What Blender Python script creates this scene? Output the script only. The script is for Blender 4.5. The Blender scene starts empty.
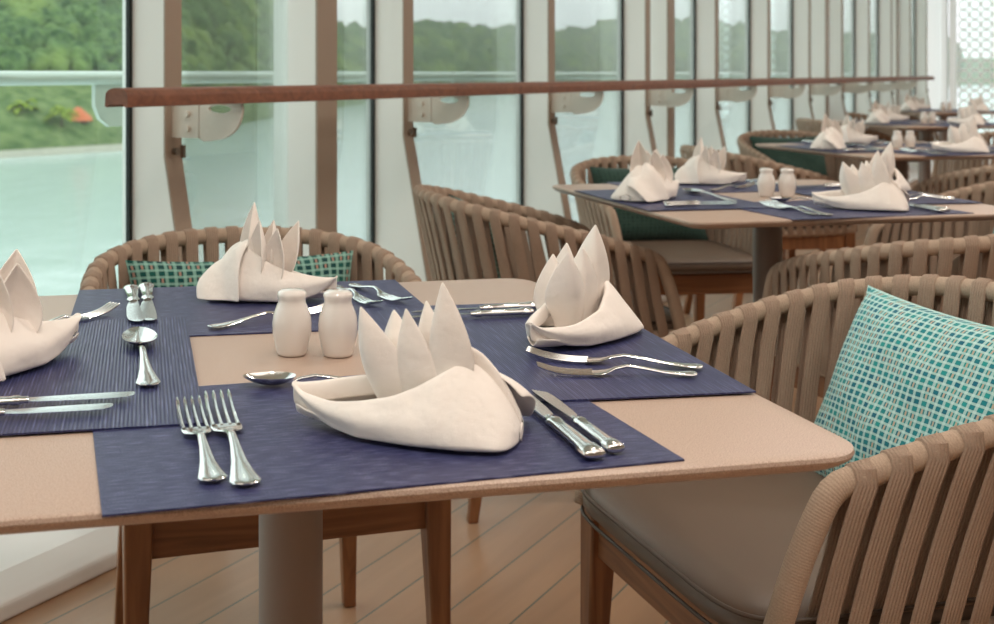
import bpy, math, random
import numpy as np
from mathutils import Vector, Matrix
random.seed(7)
R = math.radians
sc = bpy.context.scene
COL = sc.collection

# ---------------------------------------------------------------- camera model
H = 1.07; F = 1170.0; CX = 370.0; HY = 73.0
def U(px, py, z=0.752):
    Y = F*(H-z)/(py-HY)
    return ((px-CX)/F*Y, Y)
cam = bpy.data.cameras.new('camera'); cam_o = bpy.data.objects.new('camera', cam); COL.objects.link(cam_o)
cam_o.location = (0, 0, H); cam_o.rotation_euler = (R(90), 0, 0)
cam.sensor_width = 36; cam.lens = F/994*36
cam.shift_x = (497-CX)/994; cam.shift_y = -(312-HY)/994
cam.clip_start = 0.05; cam.clip_end = 9000
cam.dof.use_dof = True; cam.dof.focus_distance = 1.35; cam.dof.aperture_fstop = 8.5
sc.camera = cam_o
sc.view_settings.view_transform = 'Standard'; sc.view_settings.look = 'None'
sc.view_settings.gamma = 1; sc.view_settings.exposure = 0.0

# ---------------------------------------------------------------- materials
def s2l(c):
    return tuple(((v/255)/12.92 if v/255 <= .04045 else ((v/255+.055)/1.055)**2.4) for v in c)
class NT:
    def __init__(s, name):
        s.m = bpy.data.materials.new(name); s.m.use_nodes = True
        s.n = s.m.node_tree.nodes; s.l = s.m.node_tree.links
        s.b = s.n['Principled BSDF']; s.out = s.n['Material Output']
    def add(s, t, **k):
        n = s.n.new(t)
        for a, v in k.items():
            if a.startswith('i_'):
                kk = a[2:]
                kk = int(kk) if kk.isdigit() else kk.replace('_', ' ')
                n.inputs[kk].default_value = v
            else: setattr(n, a, v)
        return n
    def link(s, a, b): s.l.new(a, b)
    def math(s, op, a, b=None, c=None):
        n = s.n.new('ShaderNodeMath'); n.operation = op
        for i, v in enumerate((a, b, c)):
            if v is None: continue
            if isinstance(v, (int, float)): n.inputs[i].default_value = v
            else: s.l.new(v, n.inputs[i])
        return n.outputs[0]
    def mix(s, fac, a, b):
        n = s.n.new('ShaderNodeMix'); n.data_type = 'RGBA'
        for i, v in ((0, fac), (6, a), (7, b)):
            if isinstance(v, (int, float)): n.inputs[i].default_value = v
            elif isinstance(v, tuple): n.inputs[i].default_value = (*v, 1) if len(v) == 3 else v
            else: s.l.new(v, n.inputs[i])
        return n.outputs[2]
    def bump(s, h, strength=.3, dist=.001):
        n = s.n.new('ShaderNodeBump'); n.inputs['Strength'].default_value = strength
        n.inputs['Distance'].default_value = dist; s.l.new(h, n.inputs['Height'])
        s.l.new(n.outputs[0], s.b.inputs['Normal'])
def simple(name, col, rough=.5, metal=0, noise=0, nscale=20, bump=0, bdist=.001, spec=.5, coat=0, ob='Object'):
    t = NT(name); c = s2l(col)
    t.b.inputs['Base Color'].default_value = (*c, 1)
    t.b.inputs['Roughness'].default_value = rough; t.b.inputs['Metallic'].default_value = metal
    t.b.inputs['Specular IOR Level'].default_value = spec
    if coat: t.b.inputs['Coat Weight'].default_value = coat; t.b.inputs['Coat Roughness'].default_value = .05
    if noise or bump:
        tc = t.add('ShaderNodeTexCoord'); nz = t.add('ShaderNodeTexNoise', i_Scale=nscale, i_Detail=5.0)
        t.link(tc.outputs[ob], nz.inputs['Vector'])
        if noise:
            a = tuple(v*(1-noise) for v in c); b = tuple(min(1, v*(1+noise)) for v in c)
            t.link(t.mix(nz.outputs[0], a, b), t.b.inputs['Base Color'])
        if bump: t.bump(nz.outputs[0], bump, bdist)
    return t.m
M = {}
def wood(name, c1, c2, axis='Z', rough=.45):
    t = NT(name); tc = t.add('ShaderNodeTexCoord'); mp = t.add('ShaderNodeMapping')
    sc_ = {'Z': (40, 40, 3), 'X': (3, 40, 40), 'Y': (40, 3, 40)}[axis]
    mp.inputs['Scale'].default_value = sc_
    t.link(tc.outputs['Object'], mp.inputs['Vector'])
    nz = t.add('ShaderNodeTexNoise', i_Scale=1.0, i_Detail=6.0, i_Distortion=1.2)
    t.link(mp.outputs[0], nz.inputs['Vector'])
    r = t.add('ShaderNodeValToRGB'); r.color_ramp.elements[0].position = .3; r.color_ramp.elements[1].position = .72
    r.color_ramp.elements[0].color = (*s2l(c1), 1); r.color_ramp.elements[1].color = (*s2l(c2), 1)
    t.link(nz.outputs[0], r.inputs[0]); t.link(r.outputs[0], t.b.inputs['Base Color'])
    t.b.inputs['Roughness'].default_value = rough; t.bump(nz.outputs[0], .15, .0006)
    return t.m
M['wood'] = wood('chair_wood', (112, 70, 42), (158, 106, 68))
M['wood_x'] = wood('chair_wood_apron', (108, 68, 40), (154, 102, 66), 'X')
M['rail'] = wood('handrail_wood', (106, 62, 42), (138, 86, 60), 'X', .55)
M['tabletop'] = None
t = NT('speckled_tabletop'); tc = t.add('ShaderNodeTexCoord')
n1 = t.add('ShaderNodeTexNoise', i_Scale=900.0, i_Detail=2.0); n2 = t.add('ShaderNodeTexNoise', i_Scale=260.0, i_Detail=3.0)
t.link(tc.outputs['Object'], n1.inputs['Vector']); t.link(tc.outputs['Object'], n2.inputs['Vector'])
r = t.add('ShaderNodeValToRGB'); r.color_ramp.elements[0].position = .36; r.color_ramp.elements[1].position = .62
r.color_ramp.elements[0].color = (*s2l((150, 122, 106)), 1); r.color_ramp.elements[1].color = (*s2l((198, 174, 158)), 1)
t.link(n1.outputs[0], r.inputs[0])
c = t.mix(t.math('MULTIPLY', n2.outputs[0], .35), r.outputs[0], s2l((208, 186, 168)))
t.link(c, t.b.inputs['Base Color']); t.b.inputs['Roughness'].default_value = .42; t.bump(n1.outputs[0], .12, .0003)
M['tabletop'] = t.m
M['post'] = simple('taupe_powder_coat', (142, 126, 118), .5, .1, bump=.1, nscale=400)
M['fin_white'] = simple('white_painted_steel', (244, 244, 240), .45)
M['fin_brown'] = simple('taupe_painted_edge', (160, 142, 126), .45)
M['seal'] = simple('black_rubber_seal', (14, 22, 20), .6)
M['bracket'] = simple('bracket_white_paint', (214, 206, 194), .4)
M['steel'] = simple('polished_steel', (222, 222, 220), .13, 1.0)
M['blade'] = simple('brushed_blade', (216, 220, 220), .2, 1.0)
M['bolt'] = simple('bolt_steel', (150, 140, 130), .35, 1.0)
M['porcelain'] = simple('glazed_porcelain', (232, 224, 217), .10, coat=1.0)
M['wall'] = simple('pale_wall_paint', (226, 222, 212), .7)
M['ceiling'] = simple('ceiling_paint', (236, 232, 224), .8)
M['curb'] = simple('white_curb_paint', (240, 238, 236), .35)
M['cushion'] = simple('brown_leather', (106, 88, 74), .48, noise=.08, nscale=8, bump=.15, bdist=.0008)
M['piping'] = simple('brown_piping', (84, 68, 56), .5)
M['outer_rail'] = simple('outer_rail_paint', (214, 226, 218), .35)

def rope_mat(name, c, period, strength=.6, along=True):
    t = NT(name); tc = t.add('ShaderNodeTexCoord'); sp = t.add('ShaderNodeSeparateXYZ')
    t.link(tc.outputs['UV'], sp.inputs[0])
    nz = t.add('ShaderNodeTexNoise', i_Scale=500.0, i_Detail=3.0); t.link(tc.outputs['Object'], nz.inputs['Vector'])
    nz2 = t.add('ShaderNodeTexNoise', i_Scale=9.0, i_Detail=2.0); t.link(tc.outputs['Object'], nz2.inputs['Vector'])
    ax = sp.outputs[1] if along else sp.outputs[0]
    w = t.math('SINE', t.math('MULTIPLY', ax, 2*math.pi/period))
    h = t.math('ADD', t.math('MULTIPLY', w, .5), nz.outputs[0])
    c0 = s2l(c)
    col = t.mix(nz.outputs[0], tuple(v*.62 for v in c0), tuple(min(1, v*1.3) for v in c0))
    col = t.mix(t.math('MULTIPLY', nz2.outputs[0], .5), col, tuple(v*.8 for v in c0))
    t.link(col, t.b.inputs['Base Color']); t.b.inputs['Roughness'].default_value = .85
    t.b.inputs['Specular IOR Level'].default_value = .2
    t.bump(h, strength, .0012); return t.m
M['rope'] = rope_mat('taupe_rope_wrap', (184, 160, 140), .0034, .35)
M['strap'] = rope_mat('taupe_rope_strap', (166, 142, 124), .0042, .7, False)

def cloth(name, c, rough=.8):
    t = NT(name); tc = t.add('ShaderNodeTexCoord')
    mp = t.add('ShaderNodeMapping'); t.link(tc.outputs['Object'], mp.inputs[0])
    nz = t.add('ShaderNodeTexNoise', i_Scale=1400.0, i_Detail=2.0); t.link(mp.outputs[0], nz.inputs['Vector'])
    n2 = t.add('ShaderNodeTexNoise', i_Scale=22.0, i_Detail=3.0); t.link(mp.outputs[0], n2.inputs['Vector'])
    t.b.inputs['Base Color'].default_value = (*s2l(c), 1); t.b.inputs['Roughness'].default_value = rough
    t.b.inputs['Sheen Weight'].default_value = .15; t.b.inputs['Specular IOR Level'].default_value = .25
    h = t.math('ADD', t.math('MULTIPLY', nz.outputs[0], .12), t.math('MULTIPLY', n2.outputs[0], 1.6))
    t.bump(h, .8, .0045); return t.m
M['napkin'] = cloth('white_linen', (248, 239, 231))

def mat_placemat(name, ribs, period=.0062, amp=.8):
    t = NT(name); tc = t.add('ShaderNodeTexCoord'); sp = t.add('ShaderNodeSeparateXYZ'); t.link(tc.outputs['Object'], sp.inputs[0])
    P = .0032
    wx = t.math('SINE', t.math('MULTIPLY', sp.outputs[0], 2*math.pi/P)); wy = t.math('SINE', t.math('MULTIPLY', sp.outputs[1], 2*math.pi/P))
    mp = t.add('ShaderNodeMapping'); t.link(tc.outputs['Object'], mp.inputs[0])
    mp.inputs['Scale'].default_value = (48, 520, 1) if not ribs else (16, 420, 1)
    nz = t.add('ShaderNodeTexNoise', i_Scale=1.0, i_Detail=2.0); t.link(mp.outputs[0], nz.inputs['Vector'])
    if ribs:
        w = t.math('SINE', t.math('MULTIPLY', sp.outputs[1], 2*math.pi/period)); k = t.math('MULTIPLY', wx, .25)
        h = t.math('ADD', t.math('MULTIPLY', w, amp), k)
    else:
        h = t.math('MULTIPLY', wx, wy)
    r = t.add('ShaderNodeValToRGB'); r.color_ramp.elements[0].position = .50; r.color_ramp.elements[1].position = .66
    r.color_ramp.elements[0].color = (*s2l((48, 51, 96)), 1); r.color_ramp.elements[1].color = (*s2l((104, 108, 150) if ribs else (122, 126, 164)), 1)
    t.link(nz.outputs[0], r.inputs[0])
    dark = t.mix(t.math('MULTIPLY', t.math('ADD', h, 1.0), .5), s2l((30, 32, 70)), r.outputs[0])
    t.link(dark, t.b.inputs['Base Color']); t.b.inputs['Roughness'].default_value = .42
    t.b.inputs['Specular IOR Level'].default_value = .5
    t.bump(h, .35, .0005); return t.m
M['mat'] = mat_placemat('navy_basketweave', False)
M['mat_rib'] = mat_placemat('navy_ribbed_weave', True, .0037, .85)
M['mat_plain'] = mat_placemat('navy_plain_weave', True, .0026, .45)

def plaid(name, a, b, c, d, P=.0135):
    t = NT(name); tc = t.add('ShaderNodeTexCoord'); sp = t.add('ShaderNodeSeparateXYZ'); t.link(tc.outputs['UV'], sp.inputs[0])
    nz = t.add('ShaderNodeTexNoise', i_Scale=14.0); t.link(tc.outputs['UV'], nz.inputs['Vector'])
    wob = t.math('MULTIPLY', nz.outputs[0], .006)
    u = t.math('DIVIDE', t.math('ADD', sp.outputs[0], wob), P); v = t.math('DIVIDE', t.math('ADD', sp.outputs[1], wob), P*.78)
    fu = t.math('FRACT', u); fv = t.math('FRACT', v)
    gu = t.math('LESS_THAN', fu, .36); gv = t.math('LESS_THAN', fv, .36)
    cu = t.math('FLOOR', u); cv = t.math('FLOOR', v)
    cc = t.add('ShaderNodeCombineXYZ'); t.link(cu, cc.inputs[0]); t.link(cv, cc.inputs[1])
    wn = t.add('ShaderNodeTexWhiteNoise'); t.link(cc.outputs[0], wn.inputs['Vector'])
    cell = t.mix(wn.outputs[0], s2l(c), s2l(b))
    inner = t.math('MULTIPLY', t.math('LESS_THAN', t.math('ABSOLUTE', t.math('SUBTRACT', fu, .69)), .13), t.math('GREATER_THAN', t.math('FRACT', t.math('MULTIPLY', wn.outputs[0], 7.3)), .58))
    cell = t.mix(inner, cell, s2l(d))
    line = t.math('MAXIMUM', gu, gv)
    both = t.math('MULTIPLY', gu, gv)
    mid = tuple(x*.72+y*.28 for x, y in zip(s2l(a), s2l(b)))
    base = t.mix(line, cell, mid); base = t.mix(both, base, s2l(a))
    th = t.add('ShaderNodeTexNoise', i_Scale=700.0); t.link(tc.outputs['UV'], th.inputs['Vector'])
    base2 = t.mix(t.math('MULTIPLY', th.outputs[0], .35), base, s2l(b))
    t.link(base2, t.b.inputs['Base Color']); t.b.inputs['Roughness'].default_value = .85
    t.b.inputs['Sheen Weight'].default_value = .1; t.b.inputs['Specular IOR Level'].default_value = .2
    t.bump(th.outputs[0], .4, .001); return t.m
M['plaid_teal'] = plaid('teal_check_fabric', (206, 230, 226), (40, 150, 146), (18, 84, 116), (206, 176, 150), .0128)
M['plaid_green'] = plaid('green_check_fabric', (150, 190, 176), (24, 86, 78), (12, 44, 54), (176, 132, 116), .0175)
M['plaid_dark'] = plaid('dark_green_fabric', (66, 92, 84), (48, 72, 64), (36, 58, 52), (66, 86, 76), .0165)

# floor planks run along the window wall
uu = Vector((.5497, .8354, 0)).normalized(); nn = Vector((uu.y, -uu.x, 0))
t = NT('plank_floor'); tc = t.add('ShaderNodeTexCoord'); sp = t.add('ShaderNodeSeparateXYZ'); t.link(tc.outputs['Object'], sp.inputs[0])
PW = .1258
off = t.math('SUBTRACT', t.math('MULTIPLY', sp.outputs[0], nn.x), t.math('MULTIPLY', sp.outputs[1], -nn.y))
al = t.math('ADD', t.math('MULTIPLY', sp.outputs[0], uu.x), t.math('MULTIPLY', sp.outputs[1], uu.y))
q = t.math('DIVIDE', t.math('ADD', off, 1.0217+PW*40+.002), PW)
fr = t.math('FRACT', q); seam = t.math('LESS_THAN', fr, .032)
cell = t.math('FLOOR', q)
cmb = t.add('ShaderNodeCombineXYZ'); t.link(t.math('MULTIPLY', off, 16.0), cmb.inputs[0]); t.link(t.math('MULTIPLY', al, 1.6), cmb.inputs[1]); t.link(t.math('MULTIPLY', cell, 3.7), cmb.inputs[2])
nz = t.add('ShaderNodeTexNoise', i_Scale=1.0, i_Detail=5.0, i_Distortion=.6); t.link(cmb.outputs[0], nz.inputs['Vector'])
wn = t.add('ShaderNodeTexWhiteNoise'); wn.noise_dimensions = '1D'; t.link(cell, wn.inputs['W'])
c = t.mix(nz.outputs[0], s2l((148, 112, 86)), s2l((186, 146, 114)))
c = t.mix(t.math('MULTIPLY', wn.outputs[0], .3), c, s2l((172, 138, 112)))
c = t.mix(seam, c, s2l((92, 98, 88)))
t.link(c, t.b.inputs['Base Color']); t.b.inputs['Roughness'].default_value = .38
t.bump(t.math('SUBTRACT', 1.0, seam), .4, .001)
M['floor'] = t.m

# glass
t = NT('tinted_window_glass'); t.n.remove(t.b)
tr = t.add('ShaderNodeBsdfTransparent'); tr.inputs[0].default_value = (.91, .968, .938, 1)
gl = t.add('ShaderNodeBsdfGlossy'); gl.inputs['Roughness'].default_value = .0
fz = t.add('ShaderNodeFresnel', i_IOR=1.35); mx = t.add('ShaderNodeMixShader')
t.link(t.math('MULTIPLY', fz.outputs[0], .6), mx.inputs[0]); t.link(tr.outputs[0], mx.inputs[1]); t.link(gl.outputs[0], mx.inputs[2]); t.link(mx.outputs[0], t.out.inputs[0])
M['glass'] = t.m

# water
t = NT('calm_green_water'); tc = t.add('ShaderNodeTexCoord'); mp = t.add('ShaderNodeMapping'); t.link(tc.outputs['Object'], mp.inputs[0])
mp.inputs['Scale'].default_value = (.25, .12, .2)
nz = t.add('ShaderNodeTexNoise', i_Scale=1.0, i_Detail=6.0); t.link(mp.outputs[0], nz.inputs['Vector'])
n2 = t.add('ShaderNodeTexNoise', i_Scale=.012, i_Detail=3.0); t.link(tc.outputs['Object'], n2.inputs['Vector'])
t.link(t.mix(n2.outputs[0], s2l((172, 194, 190)), s2l((200, 216, 212))), t.b.inputs['Base Color'])
t.b.inputs['Roughness'].default_value = .19; t.b.inputs['IOR'].default_value = 1.6
t.b.inputs['Specular IOR Level'].default_value = .8
t.bump(nz.outputs[0], .5, .35)
M['sea'] = t.m
def leafy(name, a, b, sc1, c=None):
    t = NT(name); tc = t.add('ShaderNodeTexCoord')
    nz = t.add('ShaderNodeTexNoise', i_Scale=sc1, i_Detail=6.0); t.link(tc.outputs['Object'], nz.inputs['Vector'])
    n2 = t.add('ShaderNodeTexNoise', i_Scale=sc1*.12, i_Detail=2.0); t.link(tc.outputs['Object'], n2.inputs['Vector'])
    r = t.add('ShaderNodeValToRGB'); r.color_ramp.elements[0].position = .35; r.color_ramp.elements[1].position = .65
    r.color_ramp.elements[0].color = (*s2l(a), 1); r.color_ramp.elements[1].color = (*s2l(b), 1)
    t.link(nz.outputs[0], r.inputs[0]); o = r.outputs[0]
    if c:
        r2 = t.add('ShaderNodeValToRGB'); r2.color_ramp.elements[0].position = .5; r2.color_ramp.elements[1].position = .62
        t.link(n2.outputs[0], r2.inputs[0]); o = t.mix(t.math('MULTIPLY', r2.outputs[0], .6), o, s2l(c))
    t.link(o, t.b.inputs['Base Color']); t.b.inputs['Roughness'].default_value = .8; t.b.inputs['Specular IOR Level'].default_value = .1
    t.bump(nz.outputs[0], .8, 1.0); return t.m
M['forest'] = leafy('forest_leaves', (44, 76, 42), (104, 132, 78), .5, (136, 156, 84))
M['palm'] = leafy('palm_leaves', (96, 124, 40), (160, 176, 76), 1.5)
M['bank'] = leafy('grassy_bank', (78, 104, 60), (120, 138, 88), .4)
M['stone'] = simple('stone_edge', (188, 184, 168), .8, noise=.2, nscale=.6)
M['roof'] = simple('orange_roof', (206, 110, 66), .7)
M['hutwall'] = simple('hut_timber', (92, 76, 60), .8)

# ---------------------------------------------------------------- mesh helpers
class MB:
    def __init__(s): s.v = []; s.f = []; s.uv = []
    def add(s, vs, fs, uvs=None):
        o = len(s.v); s.v += [tuple(v) for v in vs]
        for k, f in enumerate(fs):
            s.f.append(tuple(i+o for i in f)); s.uv.append(uvs[k] if uvs else [(0, 0)]*len(f))
    def grid(s, P, closed_u=False, closed_v=False, uv=None):
        """P[i][j] points"""
        n = len(P); m = len(P[0]); vs = [p for r_ in P for p in r_]; fs = []; us = []
        for i in range(n if closed_u else n-1):
            for j in range(m if closed_v else m-1):
                i2 = (i+1) % n; j2 = (j+1) % m
                fs.append((i*m+j, i2*m+j, i2*m+j2, i*m+j2))
                if uv: us.append([uv(i, j), uv(i+1, j), uv(i+1, j+1), uv(i, j+1)])
        s.add(vs, fs, us if uv else None)
    def box(s, c, d, rot=None):
        x, y, z = d[0]/2, d[1]/2, d[2]/2
        vs = [Vector((a*x, b*y, e*z)) for a in (-1, 1) for b in (-1, 1) for e in (-1, 1)]
        if rot is not None: vs = [rot @ v for v in vs]
        vs = [v+Vector(c) for v in vs]
        s.add(vs, [(0, 1, 3, 2), (4, 6, 7, 5), (0, 4, 5, 1), (2, 3, 7, 6), (0, 2, 6, 4), (1, 5, 7, 3)])
    def tube(s, path, rad, seg=10, cap=True, sec=None, up=None):
        """sweep circle radius (number or list) or section sec[(a,b)] along path; frames use 'up' reference"""
        n = len(path); P = [Vector(p) for p in path]; rings = []; L = 0; ls = []
        prev = None
        for i in range(n):
            t_ = (P[min(i+1, n-1)]-P[max(i-1, 0)]).normalized()
            if i: L += (P[i]-P[i-1]).length
            ls.append(L)
            if up is not None:
                ref = Vector(up[i]) if isinstance(up, list) else Vector(up)
            elif prev is not None: ref = prev
            else: ref = Vector((0, 0, 1)) if abs(t_.z) < .9 else Vector((1, 0, 0))
            b = (ref - t_*ref.dot(t_)).normalized(); a = t_.cross(b)
            prev = b
            r_ = rad[i] if isinstance(rad, (list, tuple)) else rad
            if sec: ring = [P[i]+a*(x*r_)+b*(y*r_) for x, y in sec]
            else: ring = [P[i]+a*(math.cos(q_)*r_)+b*(math.sin(q_)*r_) for q_ in [2*math.pi*k/seg for k in range(seg)]]
            rings.append(ring)
        m = len(rings[0])
        if sec:
            cum = [0]
            for k in range(m): cum.append(cum[-1]+math.dist(sec[k], sec[(k+1) % m]))
        else: cum = [2*math.pi*.015*k/m for k in range(m+1)]
        s.grid(rings, closed_v=True, uv=lambda i, j: (cum[j], ls[min(i, n-1)]))
        if cap:
            o = len(s.v)-n*m
            s.f.append(tuple(o+k for k in range(m))[::-1]); s.uv.append([(0, 0)]*m)
            s.f.append(tuple(o+(n-1)*m+k for k in range(m))); s.uv.append([(0, 0)]*m)
    def lathe(s, prof, c=(0, 0, 0), seg=32, cap=True):
        P = [[Vector(c)+Vector((r_*math.cos(2*math.pi*k/seg), r_*math.sin(2*math.pi*k/seg), z)) for k in range(seg)] for r_, z in prof]
        s.grid(P, closed_v=True)
        o = len(s.v)-len(prof)*seg
        if cap:
            s.f.append(tuple(o+k for k in range(seg))[::-1]); s.uv.append([(0, 0)]*seg)
            s.f.append(tuple(o+(len(prof)-1)*seg+k for k in range(seg))); s.uv.append([(0, 0)]*seg)
    def prism(s, poly, y0, y1, fn):
        """poly list of 2D, extruded; fn(a,b,c)->3D"""
        n = len(poly)
        vs = [fn(a, b, y0) for a, b in poly]+[fn(a, b, y1) for a, b in poly]
        fs = [tuple(range(n))[::-1], tuple(range(n, 2*n))]+[(i, (i+1) % n, n+(i+1) % n, n+i) for i in range(n)]
        s.add(vs, fs)
    def build(s, name, mat, parent=None, smooth=True, bevel=0, subsurf=0, solid=0, auto=None, fix=True):
        me = bpy.data.meshes.new(name); me.from_pydata(s.v, [], s.f)
        uvl = me.uv_layers.new(name='UVMap')
        flat = [c for f in s.uv for uv_ in f for c in uv_]
        if len(flat) == len(uvl.data)*2: uvl.data.foreach_set('uv', flat)
        if fix:
            import bmesh
            bm = bmesh.new(); bm.from_mesh(me); bmesh.ops.recalc_face_normals(bm, faces=bm.faces); bm.to_mesh(me); bm.free()
        me.materials.append(mat)
        me.polygons.foreach_set('use_smooth', [smooth]*len(me.polygons))
        if smooth and auto: me.set_sharp_from_angle(angle=R(auto))
        me.update()
        o = bpy.data.objects.new(name, me); COL.objects.link(o)
        if parent: o.parent = parent
        if solid:
            md = o.modifiers.new('Solidify', 'SOLIDIFY'); md.thickness = solid; md.offset = 0
        if bevel:
            md = o.modifiers.new('Bevel', 'BEVEL'); md.width = bevel; md.segments = 3; md.limit_method = 'ANGLE'
        if subsurf:
            md = o.modifiers.new('Subdivision', 'SUBSURF'); md.levels = subsurf; md.render_levels = subsurf
        return o
def tag(o, label=None, cat=None, group=None, kind=None):
    if label: o['label'] = label
    if cat: o['category'] = cat
    if group: o['group'] = group
    if kind: o['kind'] = kind
    return o
def empty(name, loc=(0, 0, 0), rz=0):
    o = bpy.data.objects.new(name, None); COL.objects.link(o); o.location = loc; o.rotation_euler = (0, 0, rz)
    o.empty_display_size = .05
    return o
def copy_tree(o, parent=None):
    c = o.copy(); COL.objects.link(c)
    if parent: c.parent = parent
    for ch in list(o.children): copy_tree(ch, c)
    return c
def catmull(pts, n=6):
    P = [Vector(p) for p in pts]; out = []
    P = [P[0]*2-P[1]]+P+[P[-1]*2-P[-2]]
    for i in range(1, len(P)-2):
        for k in range(n):
            t_ = k/n; a, b, c, d = P[i-1], P[i], P[i+1], P[i+2]
            out.append(.5*((2*b)+(c-a)*t_+(2*a-5*b+4*c-d)*t_*t_+(3*b-a-3*c+d)*t_**3))
    out.append(P[-2]); return out
def resample(path, n):
    P = [Vector(p) for p in path]; L = [0]
    for i in range(1, len(P)): L.append(L[-1]+(P[i]-P[i-1]).length)
    out = []; j = 0
    for k in range(n):
        d = L[-1]*k/(n-1)
        while j < len(P)-2 and L[j+1] < d: j += 1
        f_ = (d-L[j])/max(1e-9, L[j+1]-L[j]); out.append(P[j].lerp(P[j+1], min(1, max(0, f_))))
    return out
def at(path, L, d):
    for i in range(len(path)-1):
        if L[i+1] >= d: return path[i].lerp(path[i+1], (d-L[i])/(L[i+1]-L[i])), i
    return path[-1], len(path)-2

# ---------------------------------------------------------------- the room
D = 2.10
def W(s_, o, z): return Vector((uu.x*s_-nn.x*o, uu.y*s_-nn.y*o, z))   # s along the wall, o = distance towards the glass
ROT = Matrix((( uu.x, -nn.x, 0), (uu.y, -nn.y, 0), (0, 0, 1)))
SE = 15.2; ZC = 2.6
def wbox(mb, s0, s1, o0, o1, z0, z1):
    vs = [W(a, b, c) for a in (s0, s1) for b in (o0, o1) for c in (z0, z1)]
    mb.add(vs, [(0, 1, 3, 2), (4, 6, 7, 5), (0, 4, 5, 1), (2, 3, 7, 6), (0, 2, 6, 4), (1, 5, 7, 3)])
def struct(name, mb, mat, parent=None, **k):
    o = mb.build(name, mat, parent, **k); o['kind'] = 'structure'; return o
S0 = -4.0; OI = -6.0
mb = MB(); wbox(mb, S0, SE+3, OI, D+.1, -.1, 0); struct('floor', mb, M['floor'], smooth=False)
mb = MB(); wbox(mb, S0, SE+3, OI, D+.1, ZC, ZC+.1); struct('ceiling', mb, M['ceiling'], smooth=False)
mb = MB(); wbox(mb, S0, SE+3, OI-.1, OI, 0, ZC); struct('wall_right', mb, M['wall'], smooth=False)
mb = MB(); wbox(mb, S0-.1, S0, OI, D, 0, ZC); struct('wall_back', mb, M['wall'], smooth=False)
mb = MB(); wbox(mb, SE+3, SE+3.1, OI, -2.5, 0, ZC); struct('wall_far', mb, M['wall'], smooth=False)
mb = MB(); wbox(mb, SE+3, SE+3.01, -2.5, D, 0, ZC); struct('window_40', mb, M['glass'], smooth=False)
# white curb below the glass
mb = MB()
prof = [(D+.08, 0), (D-.254, 0), (D-.254, .035), (D-.235, .05), (D-.20, .075), (D-.05, .12), (D, .135), (D+.08, .135)]
n = len(prof); vs = [W(S0, o, z) for o, z in prof]+[W(SE, o, z) for o, z in prof]
mb.add(vs, [tuple(range(n)), tuple(range(n, 2*n))[::-1]]+[(i, (i+1) % n, n+(i+1) % n, n+i) for i in range(n)])
struct('baseboard_left', mb, M['curb'], smooth=False, bevel=.008)
# fins, columns
FS = [2.108+1.107*i for i in range(-5, 13)]
CSL = [-.3, 2.747, 5.762, 9.32, 12.42]
k = 0
for s_ in FS:
    if s_ < S0+.2 or s_ > SE-.1: continue
    k += 1
    mb = MB()
    poly = [(D+.03, .13), (D+.03, ZC), (D-.112, ZC), (D-.112, .87), (D-.262, .075), (D-.2, .09), (D-.05, .13)]
    n = len(poly)
    vs = [W(s_, o, z) for o, z in poly]+[W(s_+.05, o, z) for o, z in poly]
    mb.add(vs, [tuple(range(n)), tuple(range(n, 2*n))[::-1]]+[(i, (i+1) % n, n+(i+1) % n, n+i) for i in range(n)])
    fo = struct('trim_%d' % k, mb, M['fin_white'], smooth=False)
    mb = MB()
    q_ = [(D-.112, ZC), (D-.112, .865), (D-.266, .07), (D-.271, .07), (D-.117, .87), (D-.117, ZC)]
    n = 6; vs = [W(s_-.002, o, z) for o, z in q_]+[W(s_+.057, o, z) for o, z in q_]
    mb.add(vs, [tuple(range(n)), tuple(range(n, 2*n))[::-1]]+[(i, (i+1) % n, n+(i+1) % n, n+i) for i in range(n)])
    struct('edge_strip', mb, M['fin_brown'], fo, smooth=False)
    mb = MB(); wbox(mb, s_-.012, s_-.0015, D-.006, D+.006, .135, ZC); struct('rubber_seal', mb, M['seal'], fo, smooth=False)
    mb = MB(); wbox(mb, s_+.052, s_+.060, D-.128, D-.10, .860, .892)
    mb.tube([W(s_+.03, D-.117, .878), W(s_+.03, D-.130, .878)], .009, 12)
    struct('clamp', mb, M['bolt'], fo, smooth=False)
for j, s_ in enumerate(CSL):
    k += 1
    mb = MB(); wbox(mb, s_, s_+.093, D-.105, D+.05, .12, ZC); fo = struct('trim_%d' % k, mb, M['fin_white'], smooth=False)
    mb = MB(); wbox(mb, s_-.002, s_+.097, D-.112, D-.1045, .11, ZC); struct('edge_strip', mb, M['fin_brown'], fo, smooth=False)
# glass panes between fins
edges = sorted([s for s in FS if S0 < s < SE])
for i in range(len(edges)-1):
    mb = MB(); wbox(mb, edges[i]+.052, edges[i+1]-.006, D-.004, D+.004, .135, ZC)
    struct('window_%d' % (i+1), mb, M['glass'], smooth=False)
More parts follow.
